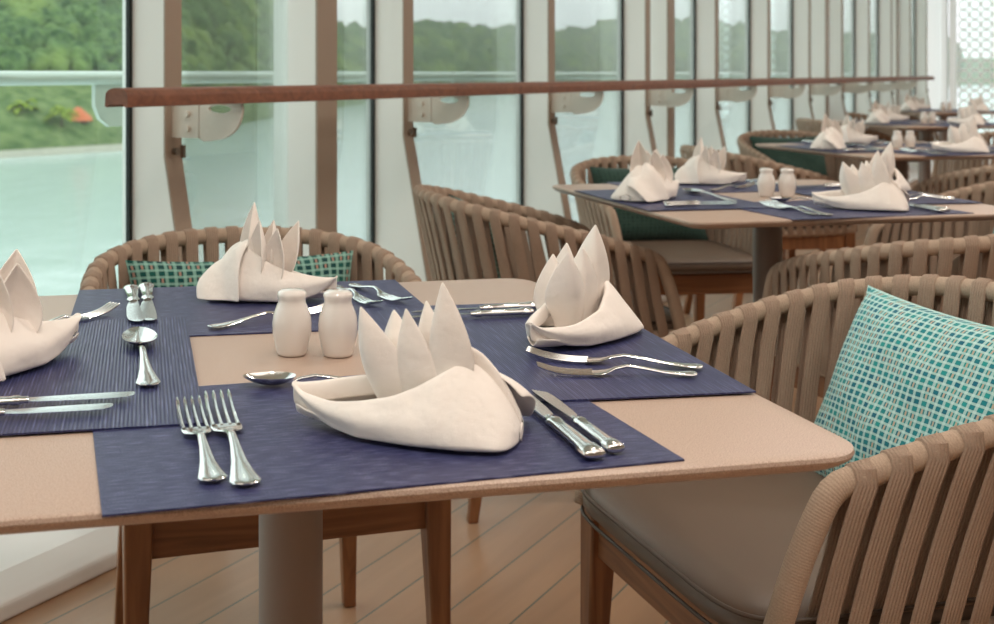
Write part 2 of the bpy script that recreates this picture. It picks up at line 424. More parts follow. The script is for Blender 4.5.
# end wall: white posts then pierced screen
mb = MB()
wbox(mb, SE, SE+.1, D-.12, D+.05, 0, ZC); wbox(mb, SE-.05, SE+.1, D-.21, D-.15, 0, ZC); wbox(mb, SE, SE+.1, D-.155, D-.115, 0, ZC)
wbox(mb, SE-.02, SE+.1, D-.30, D-.235, 0, ZC)
k += 1; struct('trim_%d' % k, mb, M['fin_white'], smooth=False)
scr = empty('lattice_screen', W(SE+.05, D-.3, 0))
mb = MB(); inv = W(SE+.05, D-.3, 0)
RG = .062
for i in range(34):
    for j in range(22):
        o_ = D-.38-i*.118; z_ = .1+j*.118
        c0 = W(SE+.05, o_, z_)-inv
        ring = []
        for a in range(16):
            q_ = 2*math.pi*a/16
            dr = Vector((-nn.x*math.cos(q_), -nn.y*math.cos(q_), math.sin(q_)))
            ring.append([c0+dr*.060-uu*.01, c0+dr*.060+uu*.01, c0+dr*.044+uu*.01, c0+dr*.044-uu*.01])
        mb.grid(ring, closed_u=True, closed_v=True)
mb.build('ring_lattice', M['fin_white'], scr, smooth=False)
for zz in (.02, 2.56): 
    mb = MB(); wbox(mb, SE+.03, SE+.07, D-.31, D-4.4, zz-.02, zz+.02)
    for v_ in range(len(mb.v)): mb.v[v_] = tuple(Vector(mb.v[v_])-inv)
    mb.build('frame', M['fin_white'], scr, smooth=False)
tag(scr, 'white ring lattice screen standing across the far end of the room', 'screen')
# daylight opening behind the screen is the last stretch of glazing (none in the wall there)

# handrail
RZ = 1.016; RO = 1.777
hr = empty('handrail', W(1.741, RO, 0))
base = W(1.741, RO, 0)
sec = []
for q_ in range(0, 13):
    a = math.pi*q_/12; sec.append((.032*math.cos(a)*1.0, .004+.019*math.sin(a)**.8 if 0 < q_ < 12 else .004))
sec = [(.033, -.016)]+sec+[(-.033, -.016), (-.026, -.0175), (-.02, -.012), (.02, -.012), (.026, -.0175)]
mb = MB()
mb.tube([W(1.741, RO, RZ)-base, W(8, RO, RZ)-base, W(13.1, RO, RZ)-base], 1.0, sec=sec, up=(0, 0, 1))
rl = mb.build('rail', M['rail'], hr, auto=35)
for s_ in edges:
    if s_ < 2 or s_ > 13: continue
    mb = MB()
    poly = [(D-.115, .985), (D-.115, .915), (D-.23, .908), (D-.27, .912), (D-.305, .925), (D-.328, .95), (D-.338, .975), (D-.338, 1.003), (D-.20, 1.003)]
    n = len(poly)
    def bp(o, z, t_): return W(s_+.028+t_, o, z)-base
    # plate with an oval opening: outer polygon bridged to an inner oval
    outer = catmull([(o, z, 0) for o, z in [(D-.205, .998), (D-.205, .912), (D-.25, .909), (D-.29, .918), (D-.32, .94), (D-.335, .97), (D-.337, .998)]], 4)
    outer = resample([Vector((p.x, p.y, 0)) for p in outer]+[Vector((D-.205, .998, 0))], 33)[:-1]
    inner = []
    cx_, cz_ = D-.268, .985
    for p in outer:
        a = math.atan2(p.y-.955, (p.x-(D-.268)))
        inner.append((cx_+.035*math.cos(a), .984+.010*math.sin(a)))
    Q = [[bp(p.x, p.y, -.004) for p in outer], [bp(p.x, p.y, .004) for p in outer], [bp(a, b, .004) for a, b in inner], [bp(a, b, -.004) for a, b in inner]]
    mb.grid(Q, closed_u=True, closed_v=True)
    br = mb.build('bracket', M['bracket'], rl, smooth=False)
    mb = MB(); mb.add([bp(o, z, t_) for t_ in (-.006, .006) for o, z in ((D-.112, .912), (D-.203, .912), (D-.203, .996), (D-.112, .996))],
                      [(0, 1, 2, 3), (4, 7, 6, 5), (0, 4, 5, 1), (1, 5, 6, 2), (2, 6, 7, 3), (3, 7, 4, 0)])
    for zz in (.935, .97):
        mb.tube([bp(D-.17, zz, -.006), bp(D-.17, zz, -.016)], .008, 8)
    mb.build('bolted_tab', M['bracket'], rl, smooth=False)
tag(hr, 'long brown wooden handrail running in front of the tall windows', 'handrail')

# outer rail with its brackets
orr = empty('outside_rail', W(2, D+.55, 0)); base = W(2, D+.55, 0)
mb = MB()
sec2 = [(.05*math.cos(a), .021*math.sin(a)) for a in [2*math.pi*i/20 for i in range(20)]]
mb.tube([W(S0, D+.55, 1.055)-base, W(8, D+.55, 1.055)-base, W(SE, D+.55, 1.055)-base], 1.0, sec=sec2, up=(0, 0, 1))
mb.build('rail', M['outer_rail'], orr)
for i, s_ in enumerate([x for x in [2.66+1.107*q_ for q_ in range(-3, 12)]]):
    mb = MB()
    poly = [(0, 1.04), (.10, 1.04), (.15, 1.0), (.15, .93), (.12, .905), (0, .905)]
    poly = [(-.16, 1.038), (.0, 1.038), (.0, .905), (-.10, .905), (-.14, .93), (-.16, .97)]
    n = 6
    vs = [W(s_+a, D+.54, z)-base for a, z in poly]+[W(s_+a, D+.555, z)-base for a, z in poly]
    mb.add(vs, [tuple(range(n)), tuple(range(n, 2*n))[::-1]]+[(i_, (i_+1) % n, n+(i_+1) % n, n+i_) for i_ in range(n)])
    mb.build('bracket', M['outer_rail'], orr, smooth=False)
tag(orr, 'pale green rail with rounded brackets outside the window glass', 'railing')

# ---------------------------------------------------------------- chair
def superpad(mb, hx, y0, y1, z0, z1, nexp=5, N=40, rings=((.0, 0), (.75, .0), (.93, .10), (1.0, .38), (1.0, .62), (.94, .9), (.8, 1.0), (.4, 1.06), (.0, 1.08))):
    yc = (y0+y1)/2; hy = (y1-y0)/2; P = []
    for r_, zt in rings:
        row = []
        for k in range(N):
            a = 2*math.pi*k/N; c, s_ = math.cos(a), math.sin(a)
            row.append(Vector((r_*hx*math.copysign(abs(c)**(2/nexp), c), yc+r_*hy*math.copysign(abs(s_)**(2/nexp), s_), z0+(z1-z0)*zt)))
        P.append(row)
    mb.grid(P, closed_v=True)
def mirror_path(half):  # half from front end to centre back; returns full path right -> left
    full = [Vector(p) for p in half]
    return full+[Vector((-p.x, p.y, p.z)) for p in reversed(full[:-1])]
def make_chair():
    root = empty('rope_armchair')
    rim = mirror_path([(.262, -.19, .612), (.278, -.10, .642), (.290, .0, .668), (.288, .10, .692), (.260, .20, .716), (.19, .275, .732), (.10, .312, .741), (0, .322, .743)])
    rimc = catmull(rim, 6)
    low = mirror_path([(.243, -.235, .422), (.248, -.13, .420), (.25, -.02, .418), (.245, .08, .418), (.215, .165, .418), (.16, .22, .418), (.08, .246, .418), (0, .252, .418)])
    lowc = catmull(low, 6)
    post = [(.243, -.268, .418), (.246, -.262, .45), (.254, -.238, .53), (.2595, -.215, .585), (.261, -.203, .603)]
    full = catmull(post+[tuple(p) for p in rim]+[(-x, y, z) for x, y, z in reversed(post)], 6)
    mb = MB(); mb.tube(resample(full, 150), .0155, 12); mb.build('top_rail', M['rope'], root)
    mb = MB(); lp = [(.243, -.262, .420)]+[tuple(p) for p in low]+[(-.243, -.262, .420)]
    mb.tube(resample(catmull(lp, 5), 90), .0155, 12); mb.build('lower_rail', M['rope'], root)
    # rope straps between the two rails
    N = 33
    ra = resample(rimc, N*4+1); la = resample(lowc, N*4+1)
    mb = MB()
    ws = .0126; th = .0024
    sec = [(-ws, -th*.4), (-ws*.8, -th), (ws*.8, -th), (ws, -th*.4), (ws, th*.4), (ws*.8, th), (-ws*.8, th), (-ws, th*.4)]
    for k in range(N):
        i = k*4+2
        a, b = ra[i], la[i]
        tan = (ra[min(i+1, N*4)]-ra[i-1]).normalized()
        tl = (la[min(i+1, N*4)]-la[i-1]).normalized()
        outn = Vector((tan.y, -tan.x, 0)).normalized()
        if outn.dot(Vector((a.x, a.y-.02, 0))) < 0: outn = -outn
        # outer run, over the rail and down the inner side
        pth = []; ups = []
        for side, o_ in ((1, .0165), (-1, .0165)):
            pass
        m1 = a.lerp(b, .5)+outn*(.012)
        pts = [b-Vector((0, 0, .0172)), b+outn*.0165, a.lerp(b, .8)+outn*.014, m1, a.lerp(b, .2)+outn*.014, a+outn*.0158-Vector((0, 0, .004))]
        for q_ in (0.25, .5, .75):
            an = math.pi*q_; pts.append(a+outn*(.0162*math.cos(an))+Vector((0, 0, .0162*math.sin(an))))
        pts += [a-outn*.0158-Vector((0, 0, .004)), a.lerp(b, .2)-outn*.010, a.lerp(b, .5)-outn*.008, a.lerp(b, .8)-outn*.010, b-outn*.0165, b-Vector((0, 0, .0172))]
        nrm = []
        for j, p in enumerate(pts):
            tg = (pts[min(j+1, len(pts)-1)]-pts[max(j-1, 0)]).normalized()
            fq = max(0, min(1, (a.z-p.z)/(a.z-b.z))); nrm.append(tan.lerp(tl, fq).cross(tg).normalized())
        tap = [1.0]*len(pts)
        mb.tube(pts, tap, sec=sec, up=nrm)
    mb.build('rope_straps', M['strap'], root, auto=50)
    # wooden frame
    zt, zb = .418, .355
    def bar(mbx, p, q_, w, h):
        p, q_ = Vector(p), Vector(q_); d = (q_-p).normalized(); sd = Vector((d.y, -d.x, 0))*w/2
        vs = []
        for e in (p, q_):
            for a_, b_ in ((-1, -1), (1, -1), (1, 1), (-1, 1)): vs.append(e+sd*a_+Vector((0, 0, h/2*b_)))
        mbx.add(vs, [(0, 1, 2, 3)[::-1], (4, 5, 6, 7), (0, 4, 5, 1)[::-1], (1, 5, 6, 2)[::-1], (2, 6, 7, 3)[::-1], (3, 7, 4, 0)[::-1]])
    mb = MB(); bar(mb, (-.22, -.247, .378), (.22, -.247, .378), .024, .066)
    mb.build('apron', M['wood_x'], root, smooth=False, bevel=.003)
    mb = MB(); bar(mb, (-.19, .19, .378), (.19, .19, .378), .024, .066)
    mb.build('apron', M['wood_x'], root, smooth=False, bevel=.003)
    for s_ in (-1, 1):
        mb = MB(); bar(mb, (s_*.229, -.23, .378), (s_*.203, .18, .378), .024, .066)
        mb.build('apron', M['wood'], root, smooth=False, bevel=.003)
    for sx in (-1, 1):
        for sy in (-1, 1):
            tx, ty = (sx*.234, -.247) if sy < 0 else (sx*.203, .19)
            bx_, by_ = (sx*.242, -.262) if sy < 0 else (sx*.225, .25)
            mb = MB(); P = []
            for f_, hw in ((0, .0125), (.55, .017), (1, .0225)):
                cx_, cy_, cz_ = bx_+(tx-bx_)*f_, by_+(ty-by_)*f_, .415*f_
                P.append([Vector((cx_+a*hw, cy_+b*hw, cz_)) for a, b in ((-1, -1), (1, -1), (1, 1), (-1, 1))])
            mb.grid(P, closed_v=True); mb.f += [(0, 1, 2, 3)[::-1], (8, 9, 10, 11)]; mb.uv += [[(0, 0)]*4]*2
            mb.build('leg', M['wood'], root, smooth=True, bevel=.004, auto=30)
    mb = MB(); superpad(mb, .247, -.300, .222, .412, .468, 7)
    cu = mb.build('seat_cushion', M['cushion'], root)
    mb = MB()
    for zz in (.424, .456):
        ring = []
        for k in range(61):
            a = 2*math.pi*k/60; c, s_ = math.cos(a), math.sin(a)
            ring.append((.2475*math.copysign(abs(c)**(2/7), c), -.039+.2615*math.copysign(abs(s_)**(2/7), s_), zz))
        mb.tube(ring, .0028, 6, cap=False)
    mb.build('piping', M['piping'], cu)
    return root
chair0 = make_chair()
def facing(fx, fy): return math.atan2(fy, fx)+math.pi/2      # chair local front is -Y
chairs = [
 (-.190, 2.050, (.275, -.961), 'taupe rope armchair with green check cushion behind the nearest table, by the window', None),
 (.645, 1.605, (-.968, -.249), 'large rope armchair at right foreground with bright teal check cushion', None),
 (.455, 3.05, (.987, .158), 'rope armchair seen from its curved back between nearest and second table', None),
 (1.03, 4.08, (.12, -.99), 'rope armchair on window side of second table with dark green cushion', None),
 (1.250, 2.60, (-.276, .961), 'rope armchair with its back to us just behind the teal cushion armchair', None),
 (1.78, 3.31, (-.968, -.249), 'rope armchair on right side of second table, teal cushion cut by frame edge', None),
 (1.69, 5.02, (.987, .16), 'rope armchair between second and third table, turned away toward the right', None),
 (2.25, 6.05, (.12, -.99), 'rope armchair on window side of third table with plain green cushion', None),
 (2.50, 4.57, (-.276, .961), 'rope armchair on near side of third table, at right frame edge', None),
 (3.30, 8.05, (.987, .16), 'blurred rope armchair between third and fourth table, turned toward the right', None),
 (3.75, 9.1, (.12, -.99), 'blurred rope armchair on window side of fourth table', None),
 (3.75, 6.95, (-.208, .978), 'blurred rope armchair on near side of fourth table', None),
 (4.75, 10.6, (.987, .16), 'distant rope armchair between fourth and fifth table', None),
 (5.3, 11.9, (.12, -.99), 'distant rope armchair on window side of fifth table near lattice screen', None),
]
for i, (x, y, f_, lab, g) in enumerate(chairs):
    o = chair0 if i == 0 else copy_tree(chair0)
    o.location = (x, y, 0); o.rotation_euler = (0, 0, facing(*f_))
    tag(o, lab, 'chair', 'rope armchairs around the dining tables')
    if i == 2: o.scale = (1.0, 1.0, 1.02)

# cushions resting on the chairs
def make_pillow(name, w, h, t_, mat):
    mb = MB(); N = 24
    for sgn in (1, -1):
        P = []
        for i in range(N+1):
            row = []
            for j in range(N+1):
                u = -1+2*i/N; v = -1+2*j/N
                e = max(0, (1-abs(u)**3.0))*max(0, (1-abs(v)**3.0))
                th = t_/2*(e**.55)+.002
                px = 1-.075*(1-v*v)*(abs(u)**2)*1.0; py = 1-.075*(1-u*u)*(abs(v)**2)
                wr = .004*math.sin(9*u+2*v)*math.sin(7*v-3*u)*e
                row.append(Vector((u*w/2*px, (th+wr)*sgn, v*h/2*py)))
            P.append(row)
        mb.grid(P, uv=lambda i, j: (i/N*w, j/N*h))
    o = mb.build(name, mat); return o
def pillow(name, chair, lx, ly, z, w, h, th, mat, tilt, yaw, roll, lab):
    o = make_pillow(name, w, h, th, mat)
    cx_, cy_, f_ = chairs[chair][0], chairs[chair][1], chairs[chair][2]
    rz = facing(*f_)
    p = Matrix.Rotation(rz, 3, 'Z') @ Vector((lx, ly, 0))
    o.location = (cx_+p.x, cy_+p.y, z)
    o.rotation_mode = 'QUATERNION'
    m = Matrix.Rotation(rz+yaw, 3, 'Z') @ Matrix.Rotation(tilt, 3, 'X') @ Matrix.Rotation(roll, 3, 'Y')
    o.rotation_quaternion = m.to_quaternion()
    tag(o, lab, 'cushion', 'scatter cushions on the chairs'); return o
pillow('scatter_cushion', 1, .005, .142, .586, .43, .32, .12, M['plaid_teal'], R(-24), R(0), R(0), 'bright teal and white check cushion leaning in right foreground armchair')
pillow('scatter_cushion', 0, .0, .165, .585, .44, .28, .11, M['plaid_green'], R(-14), R(0), R(0), 'green check cushion lying in the armchair behind the nearest table')
pillow('scatter_cushion', 3, .0, .16, .595, .42, .28, .12, M['plaid_dark'], R(-16), 0, 0, 'dark green cushion in window side armchair of second table')
pillow('scatter_cushion', 2, .02, .17, .60, .40, .28, .10, M['plaid_green'], R(-14), 0, 0, 'green cushion glimpsed through straps of armchair seen from behind')
pillow('scatter_cushion', 5, .02, .16, .61, .42, .30, .12, M['plaid_teal'], R(-18), 0, 0, 'teal cushion at right frame edge beside second table')
pillow('scatter_cushion', 7, .0, .16, .60, .42, .28, .12, M['plaid_dark'], R(-16), 0, 0, 'plain green cushion in window side armchair of third table')

# ---------------------------------------------------------------- tables
A12 = R(12)
def make_table():
    root = empty('dining_table')
    def rr(hw, r_, z, N=8):
        out = []
        for sx, sy, a0 in ((1, 1, 0), (-1, 1, 90), (-1, -1, 180), (1, -1, 270)):
            for k in range(N+1):
                a = R(a0+90*k/N); out.append(Vector((sx*(hw-r_)+r_*math.cos(a), sy*(hw-r_)+r_*math.sin(a), z)))
        return out
    hw = .435; r0 = .045
    mb = MB()
    P = [rr(hw-.016, r0-.016, .7335), rr(hw-.0075, r0-.007, .738), rr(hw-.0015, r0-.0015, .7425), rr(hw, r0, .7455), rr(hw-.0008, r0-.0008, .7488), rr(hw-.003, r0-.003, .75)]
    mb.grid(P, closed_v=True); m = len(P[0]); mb.f += [tuple(range(m))[::-1], tuple(range(5*m, 6*m))]; mb.uv += [[(0, 0)]*m]*2
    mb.build('tabletop', M['tabletop'], root, auto=40)
    mb = MB(); mb.lathe([(.036, .02), (.036, .7)], seg=40); mb.lathe([(.11, .70), (.11, .7335)], seg=40); mb.build('column', M['post'], root, auto=40)
    mb = MB(); mb.lathe([(.25, 0), (.25, .006), (.22, .014), (.05, .022)], seg=48); mb.build('base', M['post'], root, auto=40)
    return root
T1 = Vector((-.0893, 1.3187, 0))
toffs = [Vector((0, 0, 0)), Vector((1.114, 1.697, 0)), Vector((2.335, 3.654, 0)), Vector((3.62, 6.13, 0)), Vector((4.95, 8.6, 0))]
tlabs = ['nearest beige square dining table with rounded corners and grey column', 'second square dining table beyond the large armchair, set with napkins',
         'third square dining table further back at right', 'fourth dining table, small and blurred toward the lattice screen', 'fifth and farthest dining table beside the lattice screen']
tb = make_table()
for i, (d, lab) in enumerate(zip(toffs, tlabs)):
    o = tb if i == 0 else copy_tree(tb)
    o.location = T1+d; o.rotation_euler = (0, 0, A12); tag(o, lab, 'table', 'square dining tables in a row')

# placemats -------------------------------------------------------
def make_mat(name, w, d, mat, droop=()):
    mb = MB(); NX, NY = 24, 18; top = []; bot = []
    for i in range(NX+1):
        rt = []; rb = []
        for j in range(NY+1):
            x = w*(i/NX-.5); y = d*(j/NY-.5)
            z = droop(x, y) if droop else 0
            rt.append(Vector((x, y, z+.0016))); rb.append(Vector((x, y, z)))
        top.append(rt); bot.append(rb)
    mb.grid(top); mb.grid([list(r_) for r_ in bot])
    def edge(a, b): mb.grid([a, b])
    edge(top[0], bot[0]); edge(top[-1], bot[-1]); edge([r_[0] for r_ in top], [r_[0] for r_ in bot]); edge([r_[-1] for r_ in top], [r_[-1] for r_ in bot])
    return mb.build(name, mat, smooth=False)
a12 = Vector((-math.sin(A12), math.cos(A12), 0)); b12 = Vector((math.cos(A12), math.sin(A12), 0))
def frame(ang): return Vector((math.cos(ang), math.sin(ang), 0)), Vector((-math.sin(ang), math.cos(ang), 0))
mats = []
ZT = .7503
def smooth(x): x = max(0, min(1, x)); return x*x*(3-2*x)
# front mat: front left corner and front right corner
p1 = Vector((*U(102.5, 515), 0)); p2 = Vector((*U(684, 459), 0)); b_, a_ = frame(math.atan2((p2-p1).y, (p2-p1).x))
c_ = (p1+p2)/2+a_*.165
o = make_mat('placemat', .468, .33, M['mat']); o.location = (c_.x, c_.y, ZT); o.rotation_euler = (0, 0, math.atan2((p2-p1).y, (p2-p1).x)); mats.append((o, 'front'))
CF = c_.copy(); AF = math.atan2((p2-p1).y, (p2-p1).x)
# window mat
q1 = Vector((*U(78, 290), 0)); q2 = Vector((*U(396, 279.5), 0)); ab = math.atan2((q2-q1).y, (q2-q1).x); b2, a2 = frame(ab)
c_ = (q1+q2)/2-a2*.165
o = make_mat('placemat', .472, .33, M['mat']); o.location = (c_.x, c_.y, ZT); o.rotation_euler = (0, 0, ab); mats.append((o, 'window'))
# left and right mats lie with corners over the others
def over_droop(flip):
    def fn(x, y): return .0019
    return fn
r1 = Vector((*U(205, 424), 0)); r2 = Vector((*U(186, 318), 0)); al_ = math.atan2((r2-r1).y, (r2-r1).x); b3, a3 = frame(al_)   # b3 runs away from us
c_ = (r1+r2)/2+a3*.165
def drL(x, y):   # y + is away from table middle; ends lie on other mats
    e = 0
    if abs(x) > .13: e = smooth((abs(x)-.11)/.03)*smooth((-y+.12)/.05)
    return .0019*e
o = make_mat('placemat', .47, .33, M['mat_rib'], lambda x, y: .0019); o.location = (c_.x, c_.y, ZT); o.rotation_euler = (0, 0, al_); mats.append((o, 'left'))
w1 = Vector((*U(756, 393), 0)); ar = R(9); bR, aR = frame(ar)
c_ = w1-bR*.165+aR*.235
o = make_mat('placemat', .47, .33, M['mat_plain'], lambda x, y: .0019); o.location = (c_.x, c_.y, ZT); o.rotation_euler = (0, 0, ar-math.pi/2); mats.append((o, 'right'))

# napkins ----------------------------------------------------------
def make_napkin():
    root = empty('folded_napkin')
    xs = [-.100, -.09, -.075, -.055, -.03, -.005, .02, .042, .058, .07, .082, .092, .100, .104]
    def interp(tab, x):
        for (x0, y0), (x1, y1) in zip(tab, tab[1:]):
            if x <= x1: 
                f_ = max(0, (x-x0)/(x1-x0)); return y0+(y1-y0)*f_
        return tab[-1][1]
    wf = [(-.1, .001), (-.09, .006), (-.07, .020), (-.03, .040), (.02, .052), (.06, .056), (.09, .050), (.099, .040), (.104, .012)]
    wb = [(-.1, .001), (-.09, .006), (-.07, .020), (-.03, .040), (.02, .050), (.06, .054), (.09, .046), (.099, .034), (.104, .010)]
    tf = [(-.1, .031), (-.088, .026), (-.06, .025), (-.03, .029), (.0, .036), (.02, .044), (.045, .058), (.060, .064), (.07, .058), (.082, .046), (.095, .028), (.104, .010)]
    tbk = [(-.1, .031), (-.08, .032), (-.03, .039), (.0, .050), (.02, .060), (.045, .073), (.058, .075), (.07, .069), (.082, .056), (.095, .036), (.104, .012)]
    rf = [(-.1, .0005), (-.085, .010), (-.05, .030), (.0, .036), (.04, .026), (.058, .012), (.07, .006), (.104, .004)]
    rb = [(-.1, .0), (-.085, .009), (-.05, .020), (.0, .026), (.04, .018), (.058, .002), (.07, .002), (.104, .004)]
    z0 = [(-.1, .034), (-.09, .021), (-.075, .010), (-.055, .003), (-.03, 0), (.104, 0)]
    ENDS = []; BOT = []
    mb = MB(); XS = [-.100+.204*i/40 for i in range(41)]
    for sg, wt, tt, rt in ((-1, wf, tf, rf), (1, wb, tbk, rb)):
        P = []
        for x in XS:
            w = interp(wt, x); t_ = interp(tt, x); r_ = interp(rt, x); zb = interp(z0, x); row = []
            K = 12
            row.append(Vector((x, sg*w*.55, zb+.0025)))
            for k in range(K+1):
                f_ = k/K
                bul = math.sin(math.pi*f_)*.005*(1 if sg < 0 else 1.2)
                wr = .0018*math.sin(38*x+5*f_)*math.sin(math.pi*f_)
                y = w+(r_-w)*f_**1.15+bul+wr
                z = zb+.002+(t_-zb)*(f_**.95)
                row.append(Vector((x, sg*y, z)))
            # folded lip turning in and down
            row.append(Vector((x, sg*max(0, r_-.0025), t_+.0012)))
            row.append(Vector((x, sg*max(0, r_-.0045), t_-.002)))
            row.append(Vector((x, sg*max(0, r_-.0035), t_-.016)))
            P.append(row)
        ENDS.append(P[-1]); BOT.append([r_[0] for r_ in P])
        mb.grid(P)
    ENDS += BOT
    # inner ply across the open mouth
    mb.grid([ENDS[0], ENDS[1]]); mb.grid([[ENDS[2][i], ENDS[3][i]] for i in range(len(ENDS[2]))])
    P = []
    for i in range(15):
        x = -.096+.14*i/14
        r_ = interp(rf, x); r2_ = interp(rb, x); t_ = min(interp(tf, x), interp(tbk, x))
        P.append([Vector((x, -r_-.004+(r_+r2_+.008)*k/8, t_-.010-.010*math.sin(math.pi*k/8)-.012*smooth((x+.09)/.1))) for k in range(9)])
    mb.grid(P)
    # loose outer flap wrapped round the rear side of the heavy end
    P = []
    for i in range(13):
        f1 = i/12; x = .030+.074*f1; row = []
        for k in range(10):
            f2 = k/9
            top = .080-.048*f1**1.6; 
            y = .004+(.062-.012*f1)*f2**.8+.004*math.sin(6*f1+3*f2)
            z = top*(1-f2**1.7)+.004*math.sin(9*f1)*(1-f2)
            row.append(Vector((x+.008*math.sin(math.pi*f2), y, max(.003, z))))
        P.append(row)
    mb.grid(P)
    body = mb.build('wrapped_base', M['napkin'], root, solid=.0018, subsurf=1, fix=False)
    # petals
    def petal(x, y, tipx, tipy, tipz, wid, yaw, curl, base=.03, fold=.4):
        mb = MB(); NS, NW = 18, 10; P = []
        ax = Vector((math.cos(yaw), math.sin(yaw), 0)); nx = Vector((-math.sin(yaw), math.cos(yaw), 0))
        for i in range(NS+1):
            f_ = i/NS
            wv = wid*((.62+.38*smooth(f_/.45)) if f_ < .45 else (1-((f_-.45)/.55)**1.75))
            wv = max(wv, .0006)
            c = Vector((x+(tipx-x)*f_, y+(tipy-y)*f_, base+(tipz-base)*f_))+nx*(-.010*math.sin(math.pi*f_)*curl)
            row = []
            for k in range(NW+1):
                g = -1+2*k/NW
                cup = (abs(g)**1.5)*wv*fold*curl
                row.append(c+ax*(g*wv/2)+nx*(cup)+Vector((0, 0, -.10*wv*abs(g))))
            P.append(row)
        mb.grid(P)
        return mb.build('petal', M['napkin'], root, solid=.0016, subsurf=1, fix=False)
    petal(-.010, -.006, -.034, -.012, .108, .056, R(-30), 1, base=.015, fold=.42)
    petal(.016, .016, .018, .018, .110, .046, R(-36), 1, base=.015, fold=.5)
    petal(.008, -.006, .006, -.010, .108, .050, R(-46), 1, base=.015, fold=.5)
    petal(.032, -.006, .038, -.010, .132, .050, R(-52), 1, base=.015, fold=.62)
    petal(-.006, .016, -.012, .020, .100, .052, R(-22), 1, base=.015, fold=.4)
    return root
nap0 = make_napkin()

# cutlery ----------------------------------------------------------
def loft(mb, st, N=10, close=True):
    """st: (x, y-centre, halfwidth, thickness, z)"""
    P = []
    for x, yc, hw, th, z in st:
        P.append([Vector((x, yc+hw*math.cos(a), z+th/2*math.sin(a)*(1 if True else 1))) for a in [2*math.pi*k/N for k in range(N)]])
    mb.grid(P, closed_v=True); o = len(mb.v)-len(P)*N
    mb.f += [tuple(o+k for k in range(N))[::-1], tuple(o+(len(P)-1)*N+k for k in range(N))]; mb.uv += [[(0, 0)]*N]*2
def handle_st():   # x from 0 (end of handle) to .12
    return [(0, 0, .003, .0015, .0040), (.002, 0, .0085, .003, .0038), (.010, 0, .0112, .0036, .0036), (.025, 0, .0092, .0034, .0036), (.05, 0, .0060, .0034, .0050), (.08, 0, .0040, .0036, .0085), (.105, 0, .0034, .0038, .0105), (.122, 0, .0036, .0036, .0080)]
def make_fork():
    mb = MB(); loft(mb, [(x*.86, y, a, b, z) for x, y, a, b, z in handle_st()]+[(.112, 0, .0062, .0030, .0058), (.119, 0, .0112, .0024, .0042), (.128, 0, .0125, .0022, .0034), (.136, 0, .0125, .0020, .0032)], 12)
    for k in range(4):
        y = -.0102+.0068*k
        pts = [(.134, y, .0032), (.155, y, .0030), (.178, y, .0046), (.195, y*.99, .0080), (.207, y*.98, .0115)]
        mb.tube(catmull(pts, 3), [.0019]*8+[.0017]*3+[.0014, .0008][:2], 6)
    # handle ridge
    return mb.build('fork', M['steel'], auto=50)
def make_spoon():
    mb = MB(); loft(mb, handle_st()+[(.130, 0, .0045, .003, .0062)], 12)
    P = []; NR, NA = 8, 28
    for i in range(NR+1):
        f_ = i/NR; row = []
        for k in range(NA):
            a = 2*math.pi*k/NA; ex = .034*(1+.10*math.cos(a)); ey = .0185*(1-.10*math.cos(a))
            row.append(Vector((.160+ex*f_*math.cos(a), ey*f_*math.sin(a), .0022+.0085*f_**2.2)))
        P.append(row)
    mb.grid(P, closed_v=True)
    P2 = [[p-Vector((0, 0, .0012)) for p in r_] for r_ in P]; mb.grid(P2, closed_v=True); mb.grid([P[-1], P2[-1]], closed_v=True)
    return mb.build('spoon', M['steel'], auto=60, fix=False)
def make_knife():
    root = empty('table_knife')
    mb = MB(); loft(mb, [(0, 0, .006, .004, .0058), (.002, 0, .0098, .008, .0058), (.010, 0, .0108, .0094, .006), (.02, 0, .0102, .0096, .006), (.024, 0, .0088, .0085, .006), (.06, 0, .0078, .0085, .006), (.088, 0, .0066, .0078, .006), (.091, 0, .0082, .0092, .006), (.097, 0, .0082, .0092, .006), (.100, 0, .0058, .0068, .006), (.108, 0, .0052, .006, .006)], 14)
    mb.build('handle', M['steel'], root, auto=50)
    mb = MB()
    pr = [(.106, -.005, .005), (.118, -.0075, .0055), (.14, -.0095, .0065), (.175, -.0105, .0078), (.2, -.0105, .0084), (.215, -.0085, .0084), (.223, -.0035, .0078), (.2255, .002, .0062)]
    P = []
    for x, ya, yb in pr:
        P.append([Vector((x, ya, .0058)), Vector((x, (ya+yb)/2, .0066)), Vector((x, yb, .0070)), Vector((x, yb, .0054)), Vector((x, (ya+yb)/2, .0052))])
    mb.grid(P, closed_v=True); o_ = len(mb.v)-len(P)*5
    mb.f += [tuple(o_+k for k in range(5)), tuple(o_+(len(P)-1)*5+k for k in range(5))]; mb.uv += [[(0, 0)]*5]*2
    mb.build('blade', M['blade'], root, auto=35)
    return root
fork0, spoon0, knife0 = make_fork(), make_spoon(), make_knife()
protos = {'fork': (fork0, .207), 'spoon': (spoon0, .189), 'knife': (knife0, .2255)}
used = {}
def place(kind, hp, tp, lab, scl=None, zz=None, ztip=0):
    src, L = protos[kind]
    o = src if not used.get(kind) else copy_tree(src); used[kind] = 1
    a = Vector((*U(*hp, .757), 0)); b = Vector((*U(*tp, .757+ztip), 0)); d = b-a
    s_ = scl or d.length/L; s_ = max(.8, min(1.25, s_))
    o.location = (a.x, a.y, zz or ZT+.0019); o.rotation_euler = (0, 0, math.atan2(d.y, d.x)); o.scale = (s_, min(s_, 1.1), 1)
    tag(o, lab, kind, kind+'s laid on the placemats'); return o
T = []   # everything on the first table, to be repeated on the others
Zm = ZT+.0017; Zm2 = ZT+.0036
T.append((place('fork', (214, 479), (188, 394), 'outer left of the two forks on the front placemat', zz=Zm, ztip=.009), 'fork'))
